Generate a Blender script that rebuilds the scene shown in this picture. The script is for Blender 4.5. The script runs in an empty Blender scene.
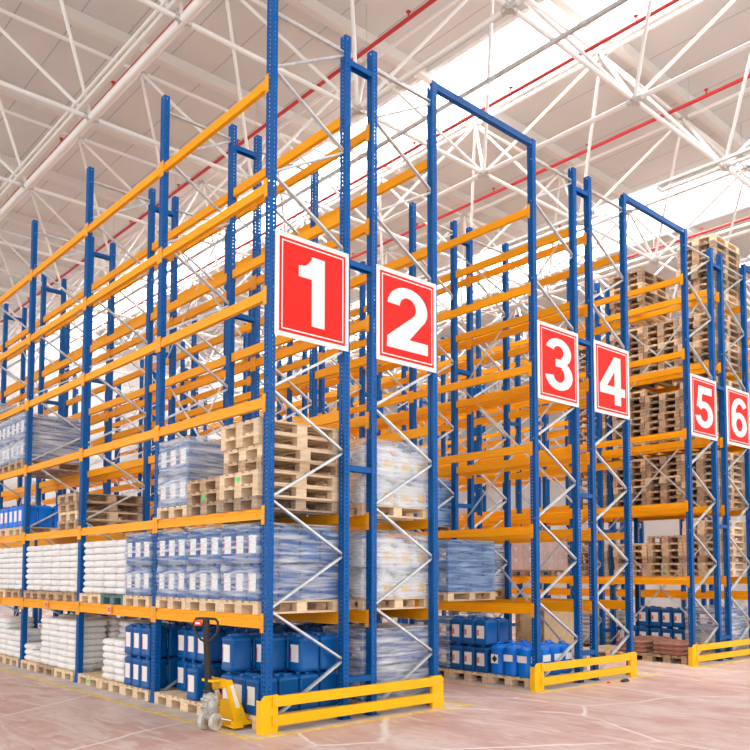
import bpy, math, random
from mathutils import Vector, Matrix
random.seed(7)
SC = bpy.context.scene
COL = SC.collection

# ------------------------------------------------------------------ camera, world, light, exposure
cam_d = bpy.data.cameras.new('camera'); cam = bpy.data.objects.new('camera', cam_d); COL.objects.link(cam)
def set_camera():
    yaw, pit, rol = 0.7274, 0.0584, 0.0012
    F = Vector((math.sin(yaw)*math.cos(pit), math.cos(yaw)*math.cos(pit), math.sin(pit)))
    R = F.cross(Vector((0, 0, 1))).normalized(); U = R.cross(F)
    R2 = math.cos(rol)*R + math.sin(rol)*U; U2 = -math.sin(rol)*R + math.cos(rol)*U
    m = Matrix((R2, U2, -F)).transposed().to_4x4(); m.translation = Vector((-4.8812, -7.2915, 1.6902))
    cam.matrix_world = m
    cam_d.sensor_width = 36; cam_d.lens = 797.87/750*36; cam_d.shift_y = 152.46/750
    cam_d.clip_start = .05; cam_d.clip_end = 200
set_camera(); SC.camera = cam
W = bpy.data.worlds.new('daylight'); SC.world = W; W.use_nodes = True
W.node_tree.nodes['Background'].inputs[0].default_value = (1, .985, .965, 1)
W.node_tree.nodes['Background'].inputs[1].default_value = 2.1
def area(name, loc, sx, sy, power, rot=(0, 0, 0), col=(1, .98, .95)):
    l = bpy.data.lights.new(name, 'AREA'); l.shape = 'RECTANGLE'; l.size = sx; l.size_y = sy; l.energy = power; l.color = col
    o = bpy.data.objects.new(name, l); COL.objects.link(o); o.location = loc; o.rotation_euler = rot
    return o
area('skylight_daylight', (8.7, 12, 13.60), 2.0, 34, 3600)
area('skylight_daylight_far', (18.15, 12, 13.60), 2.6, 34, 3600)
SC.view_settings.view_transform = 'Standard'; SC.view_settings.look = 'None'
SC.view_settings.exposure = -0.15; SC.view_settings.gamma = 1.0; SC.view_settings.use_curve_mapping = False
SC.cycles.max_bounces = 8; SC.cycles.transparent_max_bounces = 16; SC.cycles.diffuse_bounces = 5

# ------------------------------------------------------------------ materials
def mat(name, col, rough=.5, metal=0., var=0., scale=6., bump=0., spec=.5, objvar=0., stretch=None, col2=None, coat=0.):
    m = bpy.data.materials.new(name); m.use_nodes = True; nt = m.node_tree; N = nt.nodes; L = nt.links
    b = N['Principled BSDF']; b.inputs['Base Color'].default_value = (*col, 1)
    b.inputs['Roughness'].default_value = rough; b.inputs['Metallic'].default_value = metal
    b.inputs['Specular IOR Level'].default_value = spec; b.inputs['Coat Weight'].default_value = coat
    src = None
    tc = N.new('ShaderNodeTexCoord'); mp = N.new('ShaderNodeMapping'); L.new(tc.outputs['Object'], mp.inputs[0])
    if stretch: mp.inputs['Scale'].default_value = stretch
    nz = N.new('ShaderNodeTexNoise'); nz.inputs['Scale'].default_value = scale; nz.inputs['Detail'].default_value = 4
    L.new(mp.outputs[0], nz.inputs['Vector'])
    if var > 0 or col2:
        mx = N.new('ShaderNodeMix'); mx.data_type = 'RGBA'
        c2 = col2 or tuple(max(0, c*(1-var)) for c in col); c1 = col if col2 else tuple(min(1, c*(1+var*.5)) for c in col)
        mx.inputs[6].default_value = (*c1, 1); mx.inputs[7].default_value = (*c2, 1)
        rp = N.new('ShaderNodeMapRange'); rp.inputs[1].default_value = .35; rp.inputs[2].default_value = .65
        L.new(nz.outputs[0], rp.inputs[0]); L.new(rp.outputs[0], mx.inputs[0]); src = mx.outputs[2]
    if objvar > 0:
        oi = N.new('ShaderNodeObjectInfo'); hs = N.new('ShaderNodeHueSaturation')
        mr = N.new('ShaderNodeMapRange'); mr.inputs[3].default_value = 1-objvar; mr.inputs[4].default_value = 1+objvar
        L.new(oi.outputs['Random'], mr.inputs[0]); L.new(mr.outputs[0], hs.inputs['Value'])
        if src: L.new(src, hs.inputs['Color'])
        else: hs.inputs['Color'].default_value = (*col, 1)
        src = hs.outputs[0]
    if src: L.new(src, b.inputs['Base Color'])
    if bump > 0:
        bp = N.new('ShaderNodeBump'); bp.inputs['Strength'].default_value = bump; bp.inputs['Distance'].default_value = .02
        L.new(nz.outputs[0], bp.inputs['Height']); L.new(bp.outputs[0], b.inputs['Normal'])
    return m
M = {}
M['blue'] = mat('rack_blue_paint', (.0, .100, .37), .42, var=.10, scale=3, spec=.22)
M['orange'] = mat('beam_orange_paint', (.97, .39, .0), .42, spec=.25, var=.10, scale=2, stretch=(1, .3, 1), objvar=.05)
M['yellow'] = mat('guard_yellow_paint', (.96, .53, .0), .4, var=.06, scale=4, spec=.3)
M['zinc'] = mat('galvanised_steel', (.66, .70, .72), .38, metal=.55, var=.15, scale=9)
M['bolt'] = mat('zinc_bolt', (.6, .6, .6), .35, metal=.8)
M['wood'] = mat('pallet_wood', (.84, .67, .46), .8, col2=(.68, .49, .31), scale=5, stretch=(1, 3, 6), bump=.25, objvar=.14)
M['wood_old'] = mat('weathered_pallet_wood', (.46, .35, .25), .85, col2=(.30, .22, .15), scale=5, stretch=(1, 3, 6), bump=.3, objvar=.2)
M['wood_mid'] = mat('used_pallet_wood', (.62, .43, .28), .85, col2=(.34, .23, .14), scale=5, stretch=(1, 3, 6), bump=.3, objvar=.22)
M['teal'] = mat('teal_painted_wood', (.10, .20, .22), .8, var=.3)
M['can'] = mat('blue_plastic', (.0, .098, .35), .36, var=.08, scale=3, objvar=.10, spec=.3)
M['can_bright'] = mat('bright_blue_plastic', (.0, .19, .78), .35, spec=.3, var=.08, scale=3, objvar=.08)
M['cap'] = mat('cap_plastic', (.02, .13, .40), .4)
M['paper'] = mat('white_label_paper', (.86, .86, .84), .6)
M['red'] = mat('red_print', (.80, .045, .03), .5)
M['orange_print'] = mat('orange_print', (.85, .16, .03), .5)
M['black'] = mat('black_paint', (.015, .015, .017), .4)
M['ink'] = mat('black_ink', (.02, .02, .02), .6)
M['sack'] = mat('white_woven_sack', (.88, .88, .88), .75, var=.06, scale=14, bump=.25, objvar=.04)
M['sack_brown'] = mat('reddish_brown_sack', (.36, .17, .12), .8, var=.3, scale=10, bump=.3, objvar=.12)
M['sack_grey'] = mat('grey_white_sack', (.66, .62, .60), .8, var=.1, scale=10, bump=.3, objvar=.06)
M['jug'] = mat('white_plastic', (.82, .84, .86), .35, objvar=.05)
M['yellow_label'] = mat('yellow_label', (.85, .55, .12), .5)
M['sign_white'] = mat('sign_white', (.88, .87, .85), .45)
M['sign_red'] = mat('sign_red', (.80, .018, .012), .5, spec=.2)
M['tube'] = mat('white_painted_steel', (.79, .79, .775), .4)
M['pipe_red'] = mat('red_sprinkler_pipe', (.50, .018, .02), .4)
M['ceil'] = mat('roof_panel', (.64, .645, .63), .7, var=.05, scale=.6)
M['purlin'] = mat('purlin_paint', (.70, .675, .64), .6)
M['joint'] = mat('node_steel', (.55, .55, .53), .45, metal=.4)
M['wall'] = mat('wall_panel', (.66, .66, .66), .7, var=.04, scale=.5)
M['green'] = mat('green_sticker', (.02, .75, .15), .5)
M['cast'] = mat('grey_cast_metal', (.56, .57, .55), .4, metal=.3, var=.3, scale=30)
M['tyre'] = mat('pale_wheel', (.62, .61, .57), .5, var=.15, scale=20)
M['line'] = mat('yellow_floor_paint', (.85, .62, .12), .6, var=.2, scale=8)
M['slab'] = mat('grey_concrete', (.66, .57, .53), .8, var=.15, scale=3)
M['chrome'] = mat('chrome', (.7, .7, .72), .2, metal=1)
M['board'] = mat('chipboard', (.60, .44, .27), .8, var=.12, scale=20)
M['pink_box'] = mat('pinkish_carton', (.74, .60, .58), .7, var=.12, scale=12, objvar=.06)

def emis(name, col, s):
    m = bpy.data.materials.new(name); m.use_nodes = True
    b = m.node_tree.nodes['Principled BSDF']; b.inputs['Base Color'].default_value = (*col, 1)
    b.inputs['Emission Color'].default_value = (*col, 1); b.inputs['Emission Strength'].default_value = s
    return m
M['lamp'] = emis('lamp_diffuser', (1, .98, .95), 1.6)

def film(name, tint, dens, streak=9.):
    m = bpy.data.materials.new(name); m.use_nodes = True; nt = m.node_tree; N = nt.nodes; L = nt.links
    out = N['Material Output']; b = N['Principled BSDF']
    b.inputs['Base Color'].default_value = (*tint, 1); b.inputs['Roughness'].default_value = .22
    tr = N.new('ShaderNodeBsdfTransparent'); tr.inputs[0].default_value = (.97, .985, 1, 1)
    mx = N.new('ShaderNodeMixShader'); tc = N.new('ShaderNodeTexCoord'); mp = N.new('ShaderNodeMapping')
    mp.inputs['Rotation'].default_value = (.12, .1, 0); mp.inputs['Scale'].default_value = (.8, .8, 9.0)
    L.new(tc.outputs['Object'], mp.inputs[0])
    nz = N.new('ShaderNodeTexNoise'); nz.inputs['Scale'].default_value = 2.4; nz.inputs['Detail'].default_value = 6; nz.inputs['Distortion'].default_value = .5
    L.new(mp.outputs[0], nz.inputs['Vector'])
    mr = N.new('ShaderNodeMapRange'); mr.inputs[1].default_value = .42; mr.inputs[2].default_value = .72
    mr.inputs[3].default_value = max(0, dens-.20); mr.inputs[4].default_value = min(1, dens+.42)
    L.new(nz.outputs[0], mr.inputs[0]); L.new(mr.outputs[0], mx.inputs[0])
    bp = N.new('ShaderNodeBump'); bp.inputs['Strength'].default_value = .4; bp.inputs['Distance'].default_value = .02
    L.new(nz.outputs[0], bp.inputs['Height']); L.new(bp.outputs[0], b.inputs['Normal'])
    L.new(tr.outputs[0], mx.inputs[1]); L.new(b.outputs[0], mx.inputs[2]); L.new(mx.outputs[0], out.inputs[0])
    return m
M['film'] = film('clear_stretch_film', (.84, .90, .96), .30)
M['film_heavy'] = film('milky_stretch_film', (.84, .88, .92), .44)
M['film_blue'] = film('blue_stretch_film', (.35, .55, .85), .50)
M['film_light'] = film('light_stretch_film', (.86, .87, .88), .34)

def floor_mat():
    m = bpy.data.materials.new('stained_pink_concrete'); m.use_nodes = True; nt = m.node_tree; N = nt.nodes; L = nt.links
    b = N['Principled BSDF']; b.inputs['Roughness'].default_value = .42
    tc = N.new('ShaderNodeTexCoord')
    def noise(sc, det, scale=(1, 1, 1), rot=0, dist=0):
        mp = N.new('ShaderNodeMapping'); mp.inputs['Scale'].default_value = scale; mp.inputs['Rotation'].default_value = (0, 0, rot)
        L.new(tc.outputs['Object'], mp.inputs[0]); n = N.new('ShaderNodeTexNoise'); n.inputs['Scale'].default_value = sc
        n.inputs['Detail'].default_value = det; n.inputs['Distortion'].default_value = dist; L.new(mp.outputs[0], n.inputs['Vector']); return n
    def ramp(src, a, c, lo=0., hi=1.):
        r = N.new('ShaderNodeMapRange'); r.inputs[1].default_value = a; r.inputs[2].default_value = c
        r.inputs[3].default_value = lo; r.inputs[4].default_value = hi; L.new(src, r.inputs[0]); return r.outputs[0]
    def mix(f, a, c):
        x = N.new('ShaderNodeMix'); x.data_type = 'RGBA'; L.new(f, x.inputs[0])
        for i, v in ((6, a), (7, c)):
            if isinstance(v, tuple): x.inputs[i].default_value = (*v, 1)
            else: L.new(v, x.inputs[i])
        return x.outputs[2]
    big = noise(.8, 8, (1, 1, 1), .3, 1.2); c = mix(ramp(big.outputs[0], .35, .68), (.70, .50, .45), (.56, .345, .295))
    st = noise(1.6, 8, (1, .35, 1), .5, .6); c = mix(ramp(st.outputs[0], .48, .66, 0, .8), c, (.74, .61, .57))
    fine = noise(7, 10, (1, .5, 1), .5, 1.5); c = mix(ramp(fine.outputs[0], .50, .66, 0, .46), c, (.52, .28, .24))
    fin2 = noise(3.2, 12, (1, .22, 1), .9, 2.2); c = mix(ramp(fin2.outputs[0], .54, .64, 0, .6), c, (.78, .68, .65))
    # pale repaired cracks and scuffs
    mp = N.new('ShaderNodeMapping'); L.new(tc.outputs['Object'], mp.inputs[0]); mp.inputs['Rotation'].default_value = (0, 0, .35)
    dn = noise(.7, 3); vm = N.new('ShaderNodeMix'); vm.data_type = 'VECTOR'; vm.inputs[0].default_value = .25
    L.new(mp.outputs[0], vm.inputs[4]); L.new(dn.outputs[1], vm.inputs[5])
    vo = N.new('ShaderNodeTexVoronoi'); vo.feature = 'DISTANCE_TO_EDGE'; vo.inputs['Scale'].default_value = .55; L.new(vm.outputs[1], vo.inputs['Vector'])
    cr = ramp(vo.outputs['Distance'], .003, .013, .9, 0); mk = ramp(noise(1.1, 3).outputs[0], .36, .54)
    mu = N.new('ShaderNodeMath'); mu.operation = 'MULTIPLY'; L.new(cr, mu.inputs[0]); L.new(mk, mu.inputs[1]); c = mix(mu.outputs[0], c, (.88, .83, .80))
    # sawn joints running with the aisles
    sp = N.new('ShaderNodeSeparateXYZ'); L.new(tc.outputs['Object'], sp.inputs[0])
    for ax, per, off in ((0, .92, .1), (1, 6.0, 2.0)):
        a = N.new('ShaderNodeMath'); a.operation = 'ADD'; a.inputs[1].default_value = 92+off; L.new(sp.outputs[ax], a.inputs[0])
        md = N.new('ShaderNodeMath'); md.operation = 'MODULO'; md.inputs[1].default_value = per; L.new(a.outputs[0], md.inputs[0])
        c = mix(ramp(md.outputs[0], .008, .02, .38, 0), c, (.80, .72, .68))
    L.new(c, b.inputs['Base Color'])
    L.new(ramp(big.outputs[0], .3, .7, .34, .55), b.inputs['Roughness'])
    return m
M['floor'] = floor_mat()

def ceil_mat():
    m = M['ceil']; nt = m.node_tree; N = nt.nodes; L = nt.links; b = N['Principled BSDF']
    tc = N.new('ShaderNodeTexCoord'); sp = N.new('ShaderNodeSeparateXYZ'); L.new(tc.outputs['Object'], sp.inputs[0])
    a = N.new('ShaderNodeMath'); a.operation = 'ADD'; a.inputs[1].default_value = 100; L.new(sp.outputs[0], a.inputs[0])
    md = N.new('ShaderNodeMath'); md.operation = 'MODULO'; md.inputs[1].default_value = 1.0; L.new(a.outputs[0], md.inputs[0])
    r = N.new('ShaderNodeMapRange'); r.inputs[1].default_value = .02; r.inputs[2].default_value = .035; r.inputs[3].default_value = 1; r.inputs[4].default_value = 0
    L.new(md.outputs[0], r.inputs[0])
    old = b.inputs['Base Color'].links[0].from_socket
    x = N.new('ShaderNodeMix'); x.data_type = 'RGBA'; L.new(r.outputs[0], x.inputs[0]); L.new(old, x.inputs[6]); x.inputs[7].default_value = (.42, .41, .40, 1)
    L.new(x.outputs[2], b.inputs['Base Color'])
ceil_mat()

# ------------------------------------------------------------------ mesh helpers
class MB:
    def __init__(s): s.v = []; s.f = []
    def box(s, x0, x1, y0, y1, z0, z1):
        b = len(s.v); s.v += [(x, y, z) for z in (z0, z1) for x, y in ((x0, y0), (x1, y0), (x1, y1), (x0, y1))]
        s.f += [tuple(b+i for i in q) for q in ((3, 2, 1, 0), (4, 5, 6, 7), (0, 1, 5, 4), (1, 2, 6, 5), (2, 3, 7, 6), (3, 0, 4, 7))]; return s
    def loft(s, secs, seg=4, cap=True, jit=0., rnd=None):
        # secs: (z, hx, hy, r[, cx, cy]) rounded rectangles stacked upward
        rings = []
        for q in secs:
            z, hx, hy, r = q[:4]; cx, cy = q[4:6] if len(q) > 4 else (0, 0); r = min(r, hx*.999, hy*.999); ring = []
            for k, (sx, sy) in enumerate(((1, 1), (-1, 1), (-1, -1), (1, -1))):
                for i in range(seg+1):
                    a = math.pi/2*(k+i/seg)
                    x = cx+sx*(hx-r)+r*math.cos(a); y = cy+sy*(hy-r)+r*math.sin(a); zz = z
                    if jit: x += rnd.uniform(-jit, jit); y += rnd.uniform(-jit, jit); zz += rnd.uniform(-jit, jit)*.35
                    ring.append(len(s.v)); s.v.append((x, y, zz))
            rings.append(ring)
        n = len(rings[0])
        for a, b in zip(rings, rings[1:]):
            for i in range(n): s.f.append((a[i], a[(i+1) % n], b[(i+1) % n], b[i]))
        if cap: s.f.append(tuple(reversed(rings[0]))); s.f.append(tuple(rings[-1]))
        return s
    def tube(s, p, q, r, n=8, cap=True, r2=None):
        p = Vector(p); q = Vector(q); d = (q-p).normalized(); u = d.orthogonal().normalized(); w = d.cross(u); b = len(s.v)
        for c, rr in ((p, r), (q, r if r2 is None else r2)):
            for i in range(n):
                a = 2*math.pi*i/n; s.v.append(tuple(c+u*rr*math.cos(a)+w*rr*math.sin(a)))
        for i in range(n): s.f.append((b+i, b+(i+1) % n, b+n+(i+1) % n, b+n+i))
        if cap: s.f.append(tuple(b+i for i in reversed(range(n)))); s.f.append(tuple(b+n+i for i in range(n)))
        return s
    def path(s, pts, r, n=8, closed=False):
        P = [Vector(p) for p in pts]; m = len(P); b = len(s.v); up = None
        for i, c in enumerate(P):
            d = (P[(i+1) % m]-P[i-1]) if closed or 0 < i < m-1 else (P[1]-P[0] if i == 0 else P[-1]-P[-2]); d.normalize()
            if up is None: up = d.orthogonal().normalized()
            up = (up-d*up.dot(d)).normalized(); w = d.cross(up)
            for k in range(n):
                a = 2*math.pi*k/n; s.v.append(tuple(c+up*r*math.cos(a)+w*r*math.sin(a)))
        for i in range(m if closed else m-1):
            for k in range(n):
                a0 = b+i*n; a1 = b+((i+1) % m)*n; s.f.append((a0+k, a0+(k+1) % n, a1+(k+1) % n, a1+k))
        if not closed: s.f.append(tuple(b+k for k in reversed(range(n)))); s.f.append(tuple(b+(m-1)*n+k for k in range(n)))
        return s
    def bar(s, p, q, w, h, side=(0, 1, 0)):
        # rectangular bar from p to q: w across `side`, h across the third axis
        p = Vector(p); q = Vector(q); d = (q-p).normalized(); u = Vector(side); u = (u-d*u.dot(d)).normalized(); t = d.cross(u); b = len(s.v)
        for c in (p, q):
            for a, e in ((-1, -1), (1, -1), (1, 1), (-1, 1)): s.v.append(tuple(c+u*a*w/2+t*e*h/2))
        s.f += [tuple(b+i for i in g) for g in ((0, 1, 2, 3), (7, 6, 5, 4), (0, 4, 5, 1), (1, 5, 6, 2), (2, 6, 7, 3), (3, 7, 4, 0))]; return s
    def prism(s, poly, a0, a1, axis='y'):
        # poly of 2D points extruded along an axis between a0 and a1
        def P(p, a): return (p[0], a, p[1]) if axis == 'y' else ((a, p[0], p[1]) if axis == 'x' else (p[0], p[1], a))
        b = len(s.v); n = len(poly); s.v += [P(p, a0) for p in poly]+[P(p, a1) for p in poly]
        for i in range(n): s.f.append((b+i, b+(i+1) % n, b+n+(i+1) % n, b+n+i))
        s.f.append(tuple(b+i for i in reversed(range(n)))); s.f.append(tuple(b+n+i for i in range(n))); return s
    def perforated(s, origin, du, dv, width, height, cols, hw, hh, pitch):
        # sheet of steel with rows of punched holes: cols = u centres
        o = Vector(origin); du = Vector(du); dv = Vector(dv)
        us = [0.]
        for c in cols: us += [c-hw/2, c+hw/2]
        us.append(width); vs = [0.]; k = 0; v = pitch/2
        while v+hh/2 < height: vs += [v-hh/2, v+hh/2]; v += pitch
        vs.append(height); b = len(s.v); nu = len(us)
        for vv in vs:
            for uu in us: s.v.append(tuple(o+du*uu+dv*vv))
        for j in range(len(vs)-1):
            for i in range(nu-1):
                if i % 2 == 1 and j % 2 == 1: continue
                s.f.append((b+j*nu+i, b+j*nu+i+1, b+(j+1)*nu+i+1, b+(j+1)*nu+i))
        return s
    def mesh(s, name, m, smooth=False, fix=True):
        me = bpy.data.meshes.new(name); me.from_pydata(s.v, [], s.f)
        if fix:
            import bmesh
            bm = bmesh.new(); bm.from_mesh(me); bmesh.ops.recalc_face_normals(bm, faces=bm.faces); bm.to_mesh(me); bm.free()
        me.materials.append(M[m])
        if smooth: me.shade_smooth(); me.set_sharp_from_angle(angle=math.radians(38))
        return me
def ob(name, me, parent=None, loc=(0, 0, 0), rot=(0, 0, 0)):
    o = bpy.data.objects.new(name, me); COL.objects.link(o); o.location = loc; o.rotation_euler = rot
    if parent: o.parent = parent
    return o
def tag(o, label, cat, group=None, kind=None):
    if label: o['label'] = label
    if cat: o['category'] = cat
    if group: o['group'] = group
    if kind: o['kind'] = kind
    return o
def struct(name, me, loc=(0, 0, 0)):
    o = ob(name, me, None, loc); o['kind'] = 'structure'; return o
def clone(o, parent=None):
    c = o.copy(); COL.objects.link(c); c.parent = parent
    for ch in list(o.children): clone(ch, c)
    return c
class Kind:
    def __init__(s, build, cat): s.build = build; s.cat = cat; s.p = None; s.used = False
    def put(s, loc, label, group, rz=0., scale=None):
        if s.p is None: s.p = s.build()
        o = s.p if not s.used else clone(s.p); s.used = True
        o.location = loc; o.rotation_euler = (0, 0, rz); tag(o, label, s.cat, group)
        if scale: o.scale = scale
        return o

# ------------------------------------------------------------------ setting: floor, roof, walls
X1, Y1 = 34., 29.
ROOFZ = 13.1
f = struct('floor', MB().box(-14, X1, -14, Y1, -.2, 0).mesh('floor', 'floor'))
RX = [0., 1.511, 4.769, 6.280, 9.538, 11.049, 14.307, 15.818]       # aisle line of every rack row
FD = 1.16; BAY = 2.604; NB = 8
LV_A = [1.17, 2.35, 3.59, 4.80, 6.03, 7.24]; LV_B = [1.57, 3.0, 4.38, 5.92, 7.38]
POST_H = 8.27
n = 1
for a, b in ((-14, 7.6), (9.8, 16.7), (19.6, X1)):
    o = struct('ceiling' if n == 1 else 'ceiling_%d' % n, MB().box(a, b, -14, Y1, ROOFZ, ROOFZ+.25).mesh('ceiling', 'ceil')); n += 1
n = 1
for a, b in ((7.6, 9.8), (16.7, 19.6)):
    mb = MB()
    for x in (a, b): mb.box(x-.06, x+.06, -14, Y1, ROOFZ-.12, ROOFZ+.5)
    struct('trim_%d' % n, mb.mesh('skylight_curb', 'tube')); n += 1
gl = bpy.data.materials.new('skylight_polycarbonate'); gl.use_nodes = True
_N = gl.node_tree.nodes; _t = _N.new('ShaderNodeBsdfTransparent'); _tl = _N.new('ShaderNodeBsdfTranslucent'); _m = _N.new('ShaderNodeMixShader'); _m.inputs[0].default_value = .35
_tl.inputs[0].default_value = (.95, .95, .95, 1); gl.node_tree.links.new(_t.outputs[0], _m.inputs[1]); gl.node_tree.links.new(_tl.outputs[0], _m.inputs[2]); gl.node_tree.links.new(_m.outputs[0], _N['Material Output'].inputs[0])
M['skylight'] = gl
for k, (a, b) in enumerate(((7.6, 9.8), (16.7, 19.6))):
    struct('window_%d' % (k+1), MB().box(a+.06, b-.06, -14, Y1, ROOFZ+.40, ROOFZ+.42).mesh('skylight_pane', 'skylight'))
struct('wall_back', MB().box(-14, X1, Y1, Y1+.3, 0, ROOFZ).mesh('wall_back', 'wall'))
struct('wall_right', MB().box(X1, X1+.3, -14, Y1+.3, 0, ROOFZ).mesh('wall_right', 'wall'))
y = -.2-3.45*1.5
while y < Y1:
    struct('trim_%d' % n, MB().box(-14, X1, y-.09, y+.09, ROOFZ-.24, ROOFZ-.002).mesh('purlin', 'purlin')); n += 1
    y += 3.45
# yellow aisle lines and paler footing strips
for k in range(4):
    x0 = RX[2*k]; x1 = RX[2*k+1]+FD
    struct('floor_strip_%d' % (k+1), MB().box(x0-.28, x1+.28, -.24, NB*BAY+.3, 0, .0025).mesh('footing', 'slab'))
    mb = MB().box(x0-.36, x0-.29, -.32, NB*BAY+.3, 0, .003).box(x1+.29, x1+.36, -.32, NB*BAY+.3, 0, .003).box(x0-.29, x1+.29, -.32, -.25, 0, .003)
    struct('floor_line_%d' % (k+1), mb.mesh('floor_line', 'line'))

# ------------------------------------------------------------------ pallet racks
def post_mesh(h):
    mb = MB(); w, d = .10, .085
    mb.perforated((-d/2, -w/2, 0), (0, 1, 0), (0, 0, 1), w, h, (.028, .072), .016, .026, .05)
    for sy in (-1, 1): mb.perforated((-d/2, sy*w/2, 0), (1, 0, 0), (0, 0, 1), d, h, (.045,), .015, .017, .05)
    for sy in (-1, 1):
        mb.box(d/2-.004, d/2, sy*w/2-(.044 if sy > 0 else 0), sy*w/2+(.044 if sy < 0 else 0), 0, h)
    return mb.mesh('upright_post', 'blue', fix=False)
PM = post_mesh(POST_H)
base_me = MB().box(-.075, .075, -.07, .07, 0, .008).box(-.05, -.046, -.06, .06, .008, .10).mesh('base_plate', 'blue')
L_B = BAY-.10
bp_ = [(-.022, -.065), (.03, -.065), (.03, .065), (-.012, .065), (-.012, .028), (-.022, .022)]
def beam_mesh(h):
    s = h/.13
    p = [(-.024, -.065*s), (.03, -.065*s), (.03, .065*s), (-.013, .065*s), (-.013, .028*s), (-.024, .020*s)]
    return MB().prism(p, .051, L_B+.049, 'y').mesh('load_beam', 'orange')
BM = {.12: beam_mesh(.12), .15: beam_mesh(.15)}
def con_mesh():
    mb = MB().box(-.034, -.0245, .003, .065, -.12, .09)
    return mb
cm = con_mesh(); CM = cm.mesh('beam_connector', 'orange')
cb = MB()
for z in (-.09, -.03, .06): cb.tube((-.038, .03, z), (-.0335, .03, z), .009, 6)
CB = cb.mesh('connector_hooks', 'joint')
def brace_mesh(dx, dz):
    mb = MB(); mb.bar((0, 0, 0), (dx, 0, dz), .042, .004, (0, 1, 0))
    d = Vector((dx, 0, dz)).normalized(); t = d.cross(Vector((0, 1, 0)))
    for s in (-1, 1): mb.bar(Vector((0, s*.019, 0))+t*.012, Vector((dx, s*.019, dz))+t*.012, .004, .026, (0, 1, 0))
    for e in (0, 1):
        c = Vector((dx*e, 0, dz*e)); mb.tube(c+Vector((0, -.03, 0)), c+Vector((0, .03, 0)), .010, 6)
    return mb.mesh('frame_brace', 'zinc')
BX = FD-.10
NZ = 1.225/2
br_up = brace_mesh(BX, NZ); br_dn = brace_mesh(BX, -NZ); br_flat = brace_mesh(BX, 0)
def rack(i, nb):
    x0 = RX[i]; lv = LV_B if i in (4, 5) else LV_A
    faces = {0: 'yellow-orange beams, nothing stored above shoulder height'}
    t = bpy.data.objects.new('pallet_rack', None); COL.objects.link(t); t.location = (x0, 0, 0)
    says = ['blue and orange pallet rack row with sign 1 on its end frame', 'blue and orange pallet rack row with sign 2 on its end frame',
            'blue and orange pallet rack row with sign 3 on its end frame', 'blue and orange pallet rack row with sign 4 on its end frame',
            'blue and orange pallet rack row with sign 5 on its end frame', 'blue and orange rack row with sign 6, carrying tall stacks of empty pallets',
            'empty blue and orange rack row across the aisle behind sign 6', 'outermost blue and orange rack row, beyond the row behind sign 6']
    tag(t, says[i], 'pallet rack', 'double-depth pallet rack rows of the warehouse')
    for k in range(nb+1):
        for s in (0, 1):
            p = ob('upright_post', PM, t, (.0425 if s == 0 else FD-.0425, k*BAY, 0), (0, 0, 0 if s == 0 else math.pi))
            ob('base_plate', base_me, p)
        if k < 8:
            for q in range(13):
                z = .06+q*NZ
                up = q % 2 == 0
                b = ob('diagonal_brace', br_up if up else br_dn, t, (.05, k*BAY, z if up else z+NZ))
            ob('horizontal_brace', br_flat, t, (.05, k*BAY, POST_H-.22))
    for k in range(nb):
        for z in lv:
            m = BM[.15] if z < 2.0 else BM[.12]
            for s in (0, 1):
                if s == 0: b = ob('load_beam', m, t, (.0245, k*BAY, z))
                else: b = ob('load_beam', m, t, (FD-.0245, (k+1)*BAY, z), (0, 0, math.pi))
                for e in (0, 1):
                    c = ob('beam_connector', CM if e == 0 else CM2, b)
                    if k < 3 and i < 4: ob('hook', CB if e == 0 else CB2, b)
    return t
cm2 = MB().box(-.034, -.0245, L_B+.035, L_B+.097, -.12, .09); CM2 = cm2.mesh('beam_connector_far', 'orange')
cb2 = MB()
for z in (-.09, -.03, .06): cb2.tube((-.038, L_B+.07, z), (-.0335, L_B+.07, z), .009, 6)
CB2 = cb2.mesh('connector_hooks_far', 'joint')
racks = [rack(i, NB) for i in range(8)]
GP = RX[1]-FD-.002
sp = MB().box(.002, GP, -.045, -.04, -.035, .035).box(.002, GP, .04, .045, -.035, .035).box(.002, GP, -.045, .045, .031, .035)
SPM = sp.mesh('row_spacer', 'blue')
def xrod(p, q): return MB().bar(p, q, .006, .035, (1, 0, 0)).mesh('spine_brace', 'zinc')
XR = [xrod((0, .05, 0), (0, BAY-.05, 2.4)), xrod((.02, .05, 2.4), (.02, BAY-.05, 0))]
for i in (0, 2, 4, 6):
    for k in range(NB+1):
        for z in ((.45, 2.95, 5.45, 7.95) if i != 4 else (.45, 2.65, 5.45, 7.95)): ob('row_spacer', SPM, racks[i], (FD, k*BAY, z))
    for k in (1, 4) if i == 0 else (0, 3, 6):
        for z in (.2, 2.7, 5.2):
            for m in XR: ob('spine_brace', m, racks[i], (FD+.17, k*BAY, z))
# small shelf-number placards on the lowest beams of the first row
plac = MB().box(-.028, -.026, -.06, .06, -.045, .045).mesh('placard', 'paper')
plr = MB().box(-.0295, -.028, -.052, -.006, -.036, .036).box(-.0295, -.028, .006, .052, -.036, .036).mesh('placard_print', 'red')
for y in (BAY*1.52, BAY*2.5, BAY*3.5):
    p = ob('placard', plac, racks[0], (-.001, y, LV_A[0])); ob('print', plr, p)
    p['label'] = 'small white placard with red print'

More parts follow.
